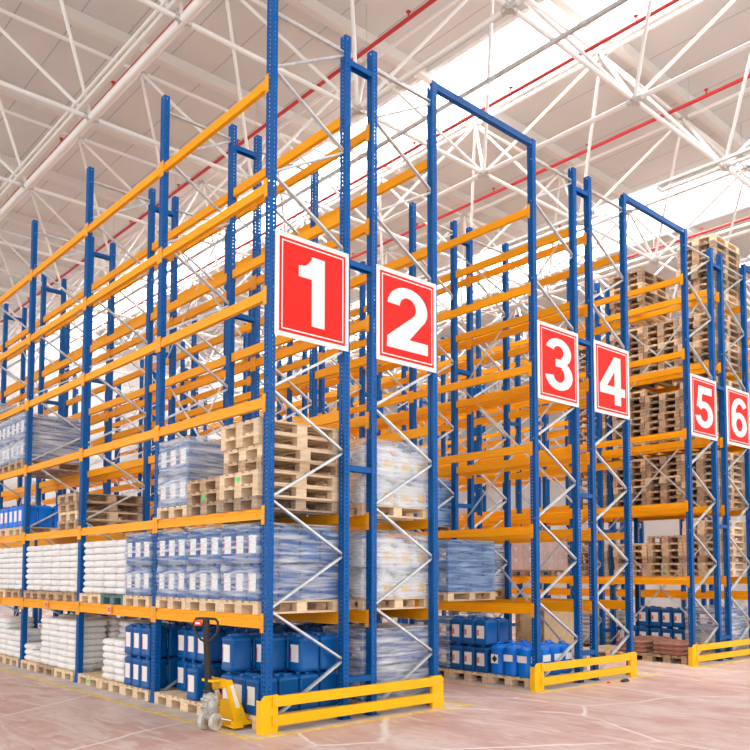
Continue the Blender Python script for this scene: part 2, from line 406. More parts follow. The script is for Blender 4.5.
# ties across the aisle tops
def tie_mesh(l):
    mb = MB(); w = .09
    mb.perforated((0, -.04, 0), (0, 0, 1), (1, 0, 0), w, l, (.03, .06), .013, .02, .05)
    mb.perforated((0, -.04, 0), (0, 1, 0), (1, 0, 0), .08, l, (.04,), .013, .02, .05)
    mb.box(0, l, -.04, .04, w-.004, w); mb.box(0, l, .036, .04, 0, w-.004)
    return mb.mesh('aisle_tie', 'blue', fix=False)
for i, says in ((1, 'blue perforated tie beam across the aisle top from sign 2 row to sign 3 row'), (3, 'blue perforated tie beam across the aisle top from sign 4 row to sign 5 row'), (5, 'blue perforated tie beam reaching past the frame of sign 6')):
    a = RX[i]+FD; l = RX[i+1]-a
    o = bpy.data.objects.new('aisle_tie_beam', None); COL.objects.link(o); o.location = (a-.04, 0, POST_H-.02)
    tag(o, says, 'tie beam', 'tie beams across the aisles')
    ob('channel', tie_mesh(l+.08), o)
    for e in (0, 1): ob('end_plate', MB().box(-.045+e*(l+.08), .045+e*(l+.08), -.055, -.045, -.14, .09).mesh('end_plate', 'blue'), o)

# ------------------------------------------------------------------ number signs
def arc(cx, cy, rx, ry, a0, a1, n=14):
    return [(cx+rx*math.cos(math.radians(a0+(a1-a0)*i/n)), cy+ry*math.sin(math.radians(a0+(a1-a0)*i/n))) for i in range(n+1)]
def band(mb, outer, inner, y0, y1):
    # flat thick band between two matching outlines
    for i in range(len(outer)-1): mb.prism([outer[i], outer[i+1], inner[i+1], inner[i]], y0, y1, 'y')
def digit(d):
    mb = MB(); y0, y1 = -.004, .0
    class St:
        n = 0
    _pr = mb.prism
    def stag(poly, a, b, axis='y'):
        St.n += 1; return _pr(poly, a-.00025*(St.n % 40), b, axis)
    mb.prism = stag
    # cell about 1 wide (-.5...5), 1.4 tall (-.7...7)
    def A(cx, cy, rx, ry, t, tb, a0, a1, n=16): band(mb, arc(cx, cy, rx, ry, a0, a1, n), arc(cx, cy, rx-t, ry-tb, a0, a1, n), y0, y1)
    if d == 1:
        mb.prism([(-.04, -.7), (.26, -.7), (.26, .7), (-.04, .7)], y0, y1)
        band(mb, [(-.34, .46), (-.20, .48), (-.12, .54), (-.04, .66)], [(-.34, .24), (-.20, .24), (-.12, .24), (-.04, .24)], y0, y1)
        mb.prism([(-.05, .62), (0, .62), (0, .7), (-.02, .7)], y0, y1)
    if d == 2:
        A(0, .26, .46, .44, .27, .22, 178, -20)
        o = arc(0, .26, .46, .44, -20, -45, 4); i_ = arc(0, .26, .19, .22, -20, -45, 4); band(mb, o, i_, y0, y1)
        mb.prism([o[-1], i_[-1], (-.47, -.46), (-.47, -.47), (.02, -.46)], y0, y1)
        mb.prism([(-.48, -.7), (.47, -.7), (.47, -.45), (-.47, -.45)], y0, y1)
    if d == 3:
        A(-.01, .33, .43, .37, .26, .20, 165, -62); A(-.01, -.29, .47, .41, .27, .21, 62, -172)
        mb.prism([(-.12, -.07), (.2, -.07), (.25, .15), (-.12, .13)], y0, y1)
    if d == 4:
        mb.prism([(.08, -.7), (.33, -.7), (.33, .7), (.08, .7)], y0, y1)
        mb.prism([(-.5, -.42), (.5, -.42), (.5, -.18), (-.5, -.18)], y0, y1)
        mb.prism([(-.5, -.18), (-.22, -.18), (.12, .34), (.12, .7), (.08, .7)], y0, y1)
    if d == 5:
        mb.prism([(-.33, .45), (.41, .45), (.41, .7), (-.30, .7)], y0, y1)
        mb.prism([(-.42, -.02), (-.17, .02), (-.11, .5), (-.31, .5)], y0, y1)
        A(-.02, -.25, .48, .45, .27, .22, 142, -170)
    if d == 6:
        A(.01, -.26, .46, .44, .26, .21, 0, 360, 28)
        o = arc(.05, .12, .50, .58, 35, 182, 14); i_ = arc(.05, .12, .25, .37, 35, 182, 14); band(mb, o, i_, y0, y1)
        mb.prism([o[-1], i_[-1], (-.2, -.26), (-.45, -.26)], y0, y1)
    return mb
def ring(mb, hw, hh, t, y0, y1):
    mb.box(-hw, hw, y0, y1, hh-t, hh).box(-hw, hw, y0, y1, -hh, -hh+t).box(-hw, -hw+t, y0, y1, -hh+t, hh-t).box(hw-t, hw, y0, y1, -hh+t, hh-t)
for k in range(6):
    s = bpy.data.objects.new('number_sign', None); COL.objects.link(s); s.location = (RX[k]+FD/2+.012, -.062, 4.935)
    tag(s, 'red and white sign board with a large white %d on the rack end' % (k+1), 'sign', 'numbered signs on the rack ends')
    hw, hh = .53, .595
    ob('board', MB().box(-hw, hw, -.006, .006, -hh, hh).mesh('sign_board', 'sign_white'), s)
    ob('red_panel', MB().box(-hw+.055, hw-.055, -.009, -.006, -hh+.055, hh-.055).mesh('red_panel', 'sign_red'), s)
    mb = MB(); ring(mb, hw-.085, hh-.085, .014, -.0105, -.009); ob('white_border', mb.mesh('white_border', 'sign_white'), s)
    mb = digit(k+1); me = mb.mesh('numeral', 'sign_white'); me.transform(Matrix.Diagonal((.62 if k == 0 else .76, 1, .58, 1))); o = ob('numeral', me, s, (0, -.009, 0))
    for sx in (-1, 1):
        for sz in (-1, 1): ob('rivet', MB().tube((sx*(hw-.02), -.009, sz*(hh-.02)), (sx*(hw-.02), -.006, sz*(hh-.02)), .008, 8).mesh('rivet', 'bolt'), s)

# ------------------------------------------------------------------ yellow end guards
def guard(x0, says):
    g = bpy.data.objects.new('rack_end_guard', None); COL.objects.link(g); g.location = (x0, 0, .003)
    tag(g, says, 'safety guard', 'yellow steel guards at the rack ends')
    h = .40; yf = -.165
    mb = MB().prism([(-.14, 0), (.08, 0), (.08, h), (-.10, h), (-.14, h-.05)], yf, yf+.007, 'y').box(-.14, -.133, yf+.007, -.08, 0, h-.05).box(.073, .08, yf+.007, yf+.05, 0, h)
    mb.box(-.15, .12, yf-.03, -.10, -.0, .006)
    ob('corner_plate', mb.mesh('corner_plate', 'yellow'), g)
    mb = MB().prism([(2.44, 0), (2.64, 0), (2.64, h-.04), (2.60, h), (2.44, h)], yf, yf+.007, 'y').box(2.633, 2.64, yf+.007, -.08, 0, h-.05).box(2.44, 2.447, yf+.007, yf+.05, 0, h)
    mb.box(2.42, 2.66, yf-.03, -.10, 0, .006)
    ob('corner_plate', mb.mesh('corner_plate', 'yellow'), g)
    for z0, z1 in ((.075, .185), (.275, .385)):
        mb = MB(); ym = yf-.012
        mb.box(.0, 2.52, ym-.010, ym+.010, z0, z1).box(.0, 2.52, ym+.010, ym+.045, z0, z0+.006).box(.0, 2.52, ym+.010, ym+.045, z1-.006, z1)
        ob('rail', mb.mesh('guard_rail', 'yellow'), g)
        for x in (.035, 2.485): ob('bolt', MB().tube((x, ym-.018, (z0+z1)/2), (x, ym-.01, (z0+z1)/2), .013, 8).mesh('bolt', 'bolt'), g)
guard(RX[0], 'yellow two-rail steel guard at the rack end below signs 1 and 2')
guard(RX[2]-.08, 'yellow two-rail steel guard at the rack end below signs 3 and 4')
guard(RX[4]-.14, 'yellow two-rail steel guard at the rack end below signs 5 and 6')

# ------------------------------------------------------------------ roof space frame
SP = 3.45; BX0, BY0, BZ, TZ = .62, -.2, 10.0, 12.45
def bn(i, j): return Vector((BX0+SP*i, BY0+SP*j, BZ))
def tn(i, j): return Vector((BX0+SP*(i+.5), BY0+SP*(j+.5), TZ))
SF = bpy.data.objects.new('roof_space_frame', None); COL.objects.link(SF)
tag(SF, 'white tubular space frame spanning under the whole roof above the racks', 'roof truss')
I0, I1, J0, J1 = -3, 8, -3, 8
for i in range(I0, I1+1):
    r = .075 if i == 0 else .045
    ob('lower_chord', MB().tube(bn(i, J0), bn(i, J1), r, 10).mesh('lower_chord', 'tube', True), SF)
    if i < I1: ob('upper_chord', MB().tube(tn(i, J0), tn(i, J1-1), .042, 8).mesh('upper_chord', 'tube', True), SF)
for j in range(J0, J1+1):
    ob('lower_cross_chord', MB().tube(bn(I0, j), bn(I1, j), .040, 8).mesh('lower_cross_chord', 'tube', True), SF)
    if j < J1: ob('upper_cross_chord', MB().tube(tn(I0, j), tn(I1-1, j), .038, 8).mesh('upper_cross_chord', 'tube', True), SF)
camv = cam.matrix_world.translation
diag = []
for i in range(I0, I1):
    for j in range(J0, J1):
        t = tn(i, j)
        for a in (0, 1):
            for b in (0, 1): diag.append(((t+bn(i+a, j+b))*.5, bn(i+a, j+b), t))
def vis(p):
    c = cam.matrix_world.inverted() @ p
    return c.z < -1 and abs(c.x/c.z) < .52
diag.sort(key=lambda d: (not vis(d[0]), (d[0]-camv).length))
rest = MB()
for k, (m_, p, q) in enumerate(diag):
    if k < 100: ob('diagonal_strut', MB().tube(p, q, .034, 8, r2=.034).mesh('diagonal_strut', 'tube', True), SF)
    else: rest.tube(p, q, .034, 6)
ob('diagonal_struts', rest.mesh('diagonal_struts', 'tube', True), SF)['kind'] = 'stuff'
def node_mesh(mb, c, up):
    mb.tube(c+Vector((0, 0, -.06)), c+Vector((0, 0, .06)), .075, 8)
    for a in range(4):
        d = Vector((math.cos(a*math.pi/2+.785), math.sin(a*math.pi/2+.785), up*1.0)).normalized()
        mb.tube(c+d*.06, c+d*.16, .026, 8)
        e = Vector((math.cos(a*math.pi/2), math.sin(a*math.pi/2), 0)); mb.tube(c+e*.06, c+e*.14, .05, 8)
    return mb
nodes = [(bn(i, j), 1) for i in range(I0, I1+1) for j in range(J0, J1+1)]+[(tn(i, j), -1) for i in range(I0, I1) for j in range(J0, J1)]
nodes.sort(key=lambda d: (not vis(d[0]), (d[0]-camv).length))
nm = {u: node_mesh(MB(), Vector((0, 0, 0)), u).mesh('node_joint', 'joint', True) for u in (1, -1)}
rest = MB()
for k, (c, u) in enumerate(nodes):
    if k < 100: ob('node_joint', nm[u], SF, c)
    else: node_mesh(rest, c, u)
ob('node_joints', rest.mesh('node_joints', 'joint', True), SF)['kind'] = 'stuff'
# duct bundle beside the first lower chord
o = bpy.data.objects.new('service_duct', None); COL.objects.link(o); o.location = (BX0-.2, 0, BZ+.10)
tag(o, 'pale grey service duct and conduits strapped along the thick roof tube', 'duct')
ob('duct', MB().loft([(-12, .045, .04, .02), (28, .045, .04, .02)]).mesh('duct', 'purlin'), o, rot=(-math.pi/2, 0, 0))
ob('conduit', MB().tube((.07, -12, .05), (.07, 28, .05), .018, 6).mesh('conduit', 'joint', True), o)
ob('conduit', MB().tube((-.085, -12, .06), (-.085, 28, .06), .025, 6).mesh('conduit2', 'tube', True), o)
names = ['over the sign 1 row', 'over the sign 2 aisle', 'over the sign 4 row', 'over the sign 5 row', 'high over the far aisle', 'last, by the far skylight']
for k, x in enumerate((1.95, 5.2, 8.5, 11.75, 15.1, 18.5)):
    p = bpy.data.objects.new('sprinkler_pipe', None); COL.objects.link(p); p.location = (x, 0, 12.15)
    tag(p, 'long red sprinkler pipe under the roof, '+names[k], 'pipe', 'red sprinkler pipes under the roof')
    ob('pipe', MB().tube((0, -12, 0), (0, 28.5, 0), .042, 8).mesh('pipe', 'pipe_red', True), p)
    hm = MB().tube((0, 0, 0), (0, 0, .95), .008, 6).mesh('hanger', 'joint')
    hs = MB().tube((0, 0, .03), (0, 0, .13), .018, 6).tube((0, 0, .13), (0, 0, .14), .05, 8).mesh('sprinkler_head', 'pipe_red')
    for y in range(-4, 28, 4): ob('hanger', hm, p, (0, y+.3*k, 0))
    for y in range(-4, 28, 3): ob('sprinkler_head', hs, p, (0, y+.9+.2*k, 0))
def fixture(x, y, says):
    t = bpy.data.objects.new('strip_light', None); COL.objects.link(t); t.location = (x, y, 9.86)
    tag(t, says, 'ceiling light', 'strip lights on the lighting rails')
    ob('housing', MB().prism([(-.12, -.10), (.12, -.10), (.07, 0), (-.07, 0)], -.75, .75, 'y').mesh('housing', 'zinc'), t)
    ob('diffuser', MB().box(-.105, .105, -.72, .72, -.115, -.10).mesh('diffuser', 'lamp'), t)
for k, x in enumerate((5.05, 10.45, 15.85)):
    o = bpy.data.objects.new('lighting_rail', None); COL.objects.link(o); o.location = (x, 0, 9.90)
    tag(o, ['galvanised lighting rail hanging over the aisle between signs 2 and 3', 'galvanised lighting rail hanging over the sign 5 rack row', 'galvanised lighting rail hanging beyond the sign 6 row'][k], 'lighting rail', 'lighting rails under the space frame')
    ob('rail', MB().box(-.03, .03, -6, 28, -.04, .02).mesh('lighting_rail', 'zinc'), o)
    ob('cable', MB().tube((.045, -6, .03), (.045, 28, .03), .012, 6).mesh('cable', 'joint'), o)
    for j in range(J0+2, J1): ob('hanger', MB().tube((0, BY0+SP*j, 0), (0, BY0+SP*j, .20), .008, 6).mesh('hanger', 'joint'), o)
    for q, y in enumerate([1.7-4.2+4.2*i for i in range(7)]):
        fixture(x, y, 'white strip light number %d along the rail over the %s' % (q+1, ['aisle of signs 2 and 3', 'sign 5 row', 'rows beyond sign 6'][k]))

# ------------------------------------------------------------------ kinds of goods
def pallet_parts(matn, detail=True):
    deck = MB()
    for y, w in ((-.3275, .145), (-.1725, .10), (0, .145), (.1725, .10), (.3275, .145)): deck.box(-.6, .6, y-w/2, y+w/2, .1225, .144)
    cross = MB().box(-.0725, .0725, -.4, .4, .1, .122)
    block = MB().box(-.0725, .0725, -.05, .05, .022, .1); blockc = MB().box(-.0725, .0725, -.0725, .0725, .022, .1)
    bot = MB().box(-.6, .6, -.05, .05, 0, .022); botc = MB().box(-.6, .6, -.0725, .0725, 0, .022)
    if not detail:
        mb = deck
        for x in (-.5275, 0, .5275):
            mb.box(x-.0725, x+.0725, -.4, .4, .1, .122)
            for y, w in ((-.35, .05), (0, .0725), (.35, .05)): mb.box(x-.0725, x+.0725, y-w, y+w, .022, .1)
        for y, w in ((-.35, .05), (0, .0725), (.35, .05)): mb.box(-.6, .6, y-w, y+w, 0, .022)
        return ob('wooden_pallet', mb.mesh('wooden_pallet', matn))
    r = bpy.data.objects.new('wooden_pallet', None); COL.objects.link(r)
    ob('deck', deck.mesh('pallet_deck', matn), r)
    c = cross.mesh('cross_board', matn); b1 = block.mesh('block', matn); b2 = blockc.mesh('block_mid', matn); s1 = bot.mesh('bottom_board', matn); s2 = botc.mesh('bottom_board_mid', matn)
    for x in (-.5275, 0, .5275):
        ob('cross_board', c, r, (x, 0, 0))
        for y in (-.35, 0, .35): ob('block', b2 if y == 0 else b1, r, (x, y, 0))
    for y in (-.35, 0, .35): ob('bottom_board', s2 if y == 0 else s1, r, (0, y, 0))
    return r
K = {}; LAST = {}
K['pal'] = Kind(lambda: pallet_parts('wood'), 'pallet'); K['pal_old'] = Kind(lambda: pallet_parts('wood_old'), 'pallet'); K['pal_mid'] = Kind(lambda: pallet_parts('wood_mid'), 'pallet')
K['pal_teal'] = Kind(lambda: pallet_parts('teal'), 'pallet')
for n_, m_ in (('pf', 'wood'), ('pf_old', 'wood_old'), ('pf_mid', 'wood_mid')): K[n_] = Kind(lambda m_=m_: pallet_parts(m_, False), 'pallet')

CW, CD, CH = .125, .142, .425
def can_build(matn, tag_red=False, lab=True):
    r = bpy.data.objects.new('jerrycan', None); COL.objects.link(r)
    mb = MB().loft([(0, CD-.02, CW-.02, .03), (.008, CD-.006, CW-.006, .035), (.03, CD, CW, .035), (.05, CD, CW, .035), (.056, CD-.004, CW-.004, .035), (.34, CD-.004, CW-.004, .035),
                    (.346, CD, CW, .035), (.362, CD, CW, .035), (.385, CD-.012, CW-.010, .04), (.398, CD-.04, CW-.03, .04)], 4)
    ob('body', mb.mesh('can_body', matn, True), r)
    mb = MB().loft([(.398, .028, CW-.055, .015), (.418, .026, CW-.058, .014), (.425, .018, CW-.066, .01)], 3)
    mb.loft([(.398, .05, .028, .012, .07, 0), (.412, .045, .024, .012, .07, 0)], 3)
    ob('handle', mb.mesh('can_handle', matn, True), r)
    ob('cap', MB().tube((-.088, 0, .388), (-.088, 0, .42), .027, 12).mesh('can_cap', 'cap', True), r)
    if lab:
        l = ob('label_sticker', MB().box(-CD+.0015, -CD+.0045, -.075, .075, .105, .305).mesh('can_label', 'paper'), r)
        if tag_red: ob('hazard_print', MB().box(-CD+.0005, -CD+.0015, .030, .070, .15, .24).mesh('hazard_print', 'orange_print'), l)
        else: ob('edge_print', MB().box(-CD+.0008, -CD+.0015, .062, .074, .115, .27).mesh('edge_print', 'red'), l)
    return r
K['can'] = Kind(lambda: can_build('can'), 'jerrycan'); K['can_red'] = Kind(lambda: can_build('can', True), 'jerrycan'); K['can_br'] = Kind(lambda: can_build('can_bright', False), 'jerrycan')
def drum_build():
    r = bpy.data.objects.new('plastic_drum', None); COL.objects.link(r)
    mb = MB().loft([(0, .12, .12, .1), (.012, .138, .128, .11), (.10, .142, .131, .11), (.11, .139, .128, .11), (.36, .139, .128, .11), (.37, .142, .131, .11), (.42, .138, .127, .11), (.45, .10, .09, .08), (.455, .08, .07, .06)], 6)
    ob('body', mb.mesh('drum_body', 'can_bright', True), r)
    ob('handle', MB().path([(-.07, 0, .45), (-.07, 0, .475), (-.04, 0, .487), (.04, 0, .487), (.07, 0, .475), (.07, 0, .45)], .011, 6).mesh('drum_handle', 'can_bright', True), r)
    ob('cap', MB().tube((.02, .05, .45), (.02, .05, .485), .026, 10).mesh('drum_cap', 'can_bright', True), r)
    l = ob('label_sticker', MB().box(-.1435, -.1395, -.085, .085, .22, .32).box(-.095, .095, -.1325, -.1285, .22, .32).mesh('drum_label', 'paper'), r)
    return r
def drum_diamond():
    r = drum_build(); l = [c for c in r.children if c.name.startswith('label')][0]
    l.data = MB().box(-.1435, -.1395, -.07, .07, .17, .31).mesh('drum_label_square', 'paper')
    ob('hazard_diamond', MB().prism([(0, .185), (.052, .24), (0, .295), (-.052, .24)], -.1447, -.1437, 'x').mesh('hazard_diamond', 'ink'), l)
    return r
K['drum'] = Kind(drum_build, 'drum'); K['drum_d'] = Kind(drum_diamond, 'drum')
def sack_mesh(seed, mm='sack', hx=.281, hy=.190, h=.096):
    rnd = random.Random(seed)
    secs = [(.0, hx-.04, hy-.035, .08), (.010, hx-.014, hy-.014, .09), (.032, hx, hy, .10), (.058, hx+.002, hy, .10), (.080, hx-.012, hy-.011, .10), (h-.004, hx-.03, hy-.03, .07), (h, hx-.09, hy-.08, .05)]
    mb = MB().loft(secs, 5, jit=.004, rnd=rnd)
    return mb.mesh('sack', mm, True)
SACKS = [sack_mesh(k) for k in range(4)]
def sack_kind(me):
    return Kind(lambda: ob('filled_sack', me), 'sack')
KS = [sack_kind(m) for m in SACKS]
KB = [sack_kind(sack_mesh(40+k, 'sack_brown', .34, .26, .125)) for k in range(2)]; KG = [sack_kind(sack_mesh(50+k, 'sack_grey')) for k in range(2)]
def jug_build():
    r = bpy.data.objects.new('white_jug', None); COL.objects.link(r)
    mb = MB().loft([(0, .12, .11, .06), (.02, .138, .122, .07), (.22, .138, .122, .07), (.30, .10, .09, .07), (.335, .045, .045, .044), (.36, .035, .035, .034)], 5)
    ob('body', mb.mesh('jug_body', 'jug', True), r)
    ob('cap', MB().tube((0, 0, .36), (0, 0, .385), .038, 12).mesh('jug_cap', 'can_bright', True), r)
    ob('label_sticker', MB().box(-.07, .07, -.1255, -.1215, .07, .19).mesh('jug_label', 'yellow_label'), r)
    return r
K['jug'] = Kind(jug_build, 'jug')

def slot(r, k, lv, j):
    x0 = RX[r]; z = 0.003
    if lv > 0: z = (LV_B if r in (4, 5) else LV_A)[lv-1]+(.07 if ((LV_B if r in (4, 5) else LV_A)[lv-1] < 2 or (r > 1 and lv == 2 and r not in (4, 5))) else .0605)
    if lv > 0 and (LV_B if r in (4, 5) else LV_A)[lv-1] < 2: z = LV_A[0]+.076 if r not in (4, 5) else LV_B[0]+.076
    return (x0+FD/2, k*BAY+.49+.812*j, z)
LVN = ['floor', 'first shelf', 'second shelf', 'third shelf', 'fourth shelf', 'fifth shelf', 'sixth shelf']
ORD = ['first', 'second', 'third', 'fourth', 'fifth', 'sixth', 'seventh', 'eighth', 'ninth', 'tenth']
def where(r, k, lv, j): return '%s, row %d bay %d pallet %d' % (LVN[lv], r+1, k+1, j+1)
def put_pallet(r, k, lv, j, kind='pal', dz=0, n=1, jit=.012, say=None):
    x, y, z = slot(r, k, lv, j); z += dz
    for i in range(n):
        kk = kind if isinstance(kind, str) else kind[i % len(kind)]
        look = {'pal': 'pale', 'pal_old': 'weathered grey', 'pal_mid': 'brownish', 'pf': 'pale', 'pf_old': 'dark weathered', 'pf_mid': 'brownish', 'pal_teal': 'dark teal painted'}[kk]
        if n == 1: lab = '%s wooden pallet on %s' % (look, where(r, k, lv, j)) if say is None else say
        else: lab = '%s wooden pallet, %s up in stack, %s' % (look, ORD[i], where(r, k, lv, j))
        LAST[(r, k, lv, j, i)] = K[kk].put((x+random.uniform(-jit, jit), y+random.uniform(-jit, jit)*.15, z), lab, 'stacked empty pallets' if n > 1 else 'pallets under the goods', random.uniform(-.006, .006) if n > 1 else 0)
        z += .1445
    return x, y, z
def cans(r, k, lv, j, kind, cells, tiers, z, extra=''):
    x, y, _ = slot(r, k, lv, j)
    for t in range(tiers):
        for ix, iy in (cells[t] if isinstance(cells, dict) else cells):
            lab = '%s %sblue jerrycan, %d deep, %d across, %s' % (('lower', 'upper')[t], extra, ix+1, iy+1, where(r, k, lv, j))
            K[kind].put((x-.6+.15+ix*.292, y-.262+iy*.262, z+t*.4265), lab, 'blue jerrycans on the racks')
FRONT = [(0, 0), (0, 1), (0, 2), (1, 0), (2, 0), (3, 0)]
ALL = [(a, b) for a in range(4) for b in range(3)]
def wrap(x, y, z, h, mm, label, hx=.602, hy=.4015, dome=0., seed=1, seg=10, jit=.0):
    # stretch film: shell of thin film round the load, sides gathered at the corners
    rnd = random.Random(seed); mb = MB(); N_ = 12; rings = []
    secs = []
    for q in range(N_+1):
        t = q/N_; zz = t*h
        pinch = .006*math.sin(t*math.pi*5+seed)+rnd.uniform(-.003, .003)
        secs.append((zz, hx+pinch+.004, hy+min(pinch, 0)*.5, .03))
    secs += [(h+.006, hx-.03, hy-.03, .04), (h+.010+dome*.6, hx-.12, hy-.10, .06), (h+.012+dome, hx-.3, hy-.2, .06)]
    mb.loft(secs, 4, cap=False, jit=.0015+jit, rnd=rnd); mb.f.append(tuple(range(len(mb.v)-20, len(mb.v))))
    o = ob('stretch_film', mb.mesh('stretch_film', mm, True), None, (x, y, z))
    return tag(o, label, 'stretch film', 'stretch film round pallet loads')

# ---- row 1, first shelf: four wrapped loads of cans, then sacks
for k, j, s in ((0, 0, 1), (0, 1, 2), (0, 2, 3), (1, 0, 4)):
    x, y, z = put_pallet(0, k, 1, j)
    cans(0, k, 1, j, 'can', FRONT, 2, z, 'wrapped ')
    wrap(x, y, z+.003, .868, 'film', 'clear stretch film round blue cans on %s' % where(0, k, 1, j), seed=s)
# ---- row 1, second shelf
put_pallet(0, 0, 2, 0, ['pal_old', 'pal', 'pal', 'pal_mid', 'pal', 'pal', 'pal'], n=7, jit=.03)
put_pallet(0, 0, 2, 1, ['pal_old', 'pal_mid', 'pal_mid'], n=3, jit=.02)
x, y, z = put_pallet(0, 0, 2, 2)
cans(0, 0, 2, 2, 'can', FRONT, 2, z, 'wrapped ')
wrap(x, y, z+.003, .868, 'film_heavy', 'milky stretch film round stacked cans beside the low stack of pallets', seed=9)
put_pallet(0, 2, 2, 0, ['pal_mid', 'pal', 'pal_mid', 'pal_mid'], n=4, jit=.03)
x, y, z = put_pallet(0, 3, 2, 0)
cans(0, 3, 2, 0, 'can_br', FRONT+[(1, 1), (1, 2)], 1, z, 'bright ')
x, y, z = put_pallet(0, 3, 2, 1)
cans(0, 3, 2, 1, 'can_br', [(0, 0), (0, 1), (0, 2), (1, 0)], 1, z, 'bright ')
# ---- row 1, third and fourth shelves
for k, lv, j in ((3, 3, 0), (4, 4, 1)):
    x, y, z = put_pallet(0, k, lv, j, 'pal_mid')
    cans(0, k, lv, j, 'can', FRONT, 2 if lv == 3 else 1, z, 'wrapped ')
    wrap(x, y, z+.003, .875 if lv == 3 else .46, 'film_heavy', 'milky stretch film round the load on %s' % where(0, k, lv, j), seed=20+lv)
x, y, z = put_pallet(0, 3, 3, 1, 'pal_mid')
cans(0, 3, 3, 1, 'can', [(0, 0), (0, 1), (0, 2)], 2, z, 'wrapped ')
wrap(x, y, z+.003, .868, 'film_heavy', 'milky stretch film round the load on %s' % where(0, 3, 3, 1), seed=28)

def sacks(r, k, lv, j, layers, z, cols=((0, 0), (0, 1)), kinds=KS, back=0, word='white', dxs=0.):
    x, y, _ = slot(r, k, lv, j)
    for c in cols:
        ph = random.uniform(-.01, .01)
        for q in range(layers if not isinstance(layers, dict) else layers[c]):
            kk = random.choice(kinds)
            jx = random.uniform(-.012, .012)+(.02 if q > 7 else 0); jy = random.uniform(-.006, .006)
            kk.put((x-.3+.6*c[0]+jx+dxs, y-.199+.398*c[1]+jy+ph, z+.003+q*.0995), '%s sack, layer %d, %s column %d, %s' % (word, q+1, 'back' if c[0] else 'front', c[1]+1, where(r, k, lv, j)),
                   'white sacks stacked on pallets' if kinds is KS else word+' sacks on pallets', rz=random.choice((0, math.pi)), scale=None)
F2 = ((0, 0), (0, 1)); F3 = ((0, 0), (0, 1), (1, 0)); B2 = ((1, 0), (1, 1))
z0 = lambda r, k, lv, j: slot(r, k, lv, j)[2]+.1445
# first shelf sacks
x, y, z = put_pallet(0, 1, 1, 1, 'pal_teal'); sacks(0, 1, 1, 1, 8, z, F3)
for k, j in ((1, 2), (2, 0), (2, 1), (2, 2), (3, 0), (3, 1)):
    x, y, z = put_pallet(0, k, 1, j, random.choice(('pal', 'pal_mid'))); sacks(0, k, 1, j, 8, z)
# floor level
x, y, z = put_pallet(0, 1, 0, 0); cans(0, 1, 0, 0, 'can', FRONT+[(1, 1), (1, 2), (2, 1), (3, 1)], 2, z)
x, y, z = put_pallet(0, 1, 0, 1); sacks(0, 1, 0, 1, 6, z)
x, y, z = put_pallet(0, 1, 0, 2); sacks(0, 1, 0, 2, 8, z, B2)
x, y, z = put_pallet(0, 2, 0, 0); sacks(0, 2, 0, 0, 8, z, F3)
x, y, z = put_pallet(0, 2, 0, 1, 'pal_mid'); sacks(0, 2, 0, 1, 8, z, F3)
x, y, z = put_pallet(0, 2, 0, 2); sacks(0, 2, 0, 2, {(0, 0): 2, (0, 1): 3, (1, 0): 8, (1, 1): 8}, z, F2+B2)
x, y, z = put_pallet(0, 3, 0, 0); sacks(0, 3, 0, 0, {(0, 0): 5, (0, 1): 5, (1, 0): 7}, z, F3)
x, y, z = put_pallet(0, 3, 0, 1); sacks(0, 3, 0, 1, 7, z)
# first bay at floor level
x, y, z = put_pallet(0, 0, 0, 0)
cans(0, 0, 0, 0, 'can', {0: ALL, 1: [(0, 2), (1, 1), (1, 2), (2, 0), (2, 1), (3, 0), (3, 1)]}, 2, z)
x, y, z = put_pallet(0, 0, 0, 1)
cans(0, 0, 0, 1, 'can', {0: [(0, 2)]+[(a, b) for a in (2, 3) for b in range(3)], 1: [(a, b) for a in (2, 3) for b in (1, 2)]}, 2, z)
x, y, z = put_pallet(0, 0, 0, 2)
cans(0, 0, 0, 2, 'can', {0: [(a, b) for a in (1, 2) for b in range(3)], 1: [(a, b) for a in (1, 2) for b in range(3)]}, 2, z)

# ---- row 2: bulky wrapped loads in the end bay
def jugs(r, k, lv, j, z, tiers):
    x, y, _ = slot(r, k, lv, j)
    for t in range(tiers):
        for ix, iy in ((0, 0), (1, 0), (2, 0), (3, 0), (3, 1), (3, 2)):
            K['jug'].put((x-.6+.15+ix*.29, y-.26+iy*.26, z+t*.388), '%s wrapped jug, %d deep, %d across, %s' % (('lower', 'upper')[t], ix+1, iy+1, where(r, k, lv, j)), 'white jugs in stretch film')
for lv in (1, 2):
    x, y, z = put_pallet(1, 0, lv, 0)
    jugs(1, 0, lv, 0, z, 2)
    wrap(x, y, z+.003, .80, 'film_heavy', 'milky domed stretch film round white jugs on %s' % where(1, 0, lv, 0), dome=.06, seed=30+lv, jit=.004)
x, y, z = put_pallet(1, 0, 0, 0); cans(1, 0, 0, 0, 'can', FRONT+[(3, 1), (3, 2)], 2, z, 'wrapped ')
wrap(x, y, z+.003, .868, 'film_heavy', 'crumpled silvery stretch film round blue cans on %s' % where(1, 0, 0, 0), seed=35, jit=.003)
for j in (1, 2):
    x, y, z = put_pallet(1, 0, 1, j); cans(1, 0, 1, j, 'can', [(2, 0), (3, 0), (3, 1), (3, 2)], 2, z)
    wrap(x, y, z+.003, .868, 'film', 'clear stretch film round blue cans on %s' % where(1, 0, 1, j), seed=36+j)
M['film_dark'] = film('grey_film', (.22, .22, .25), .5)
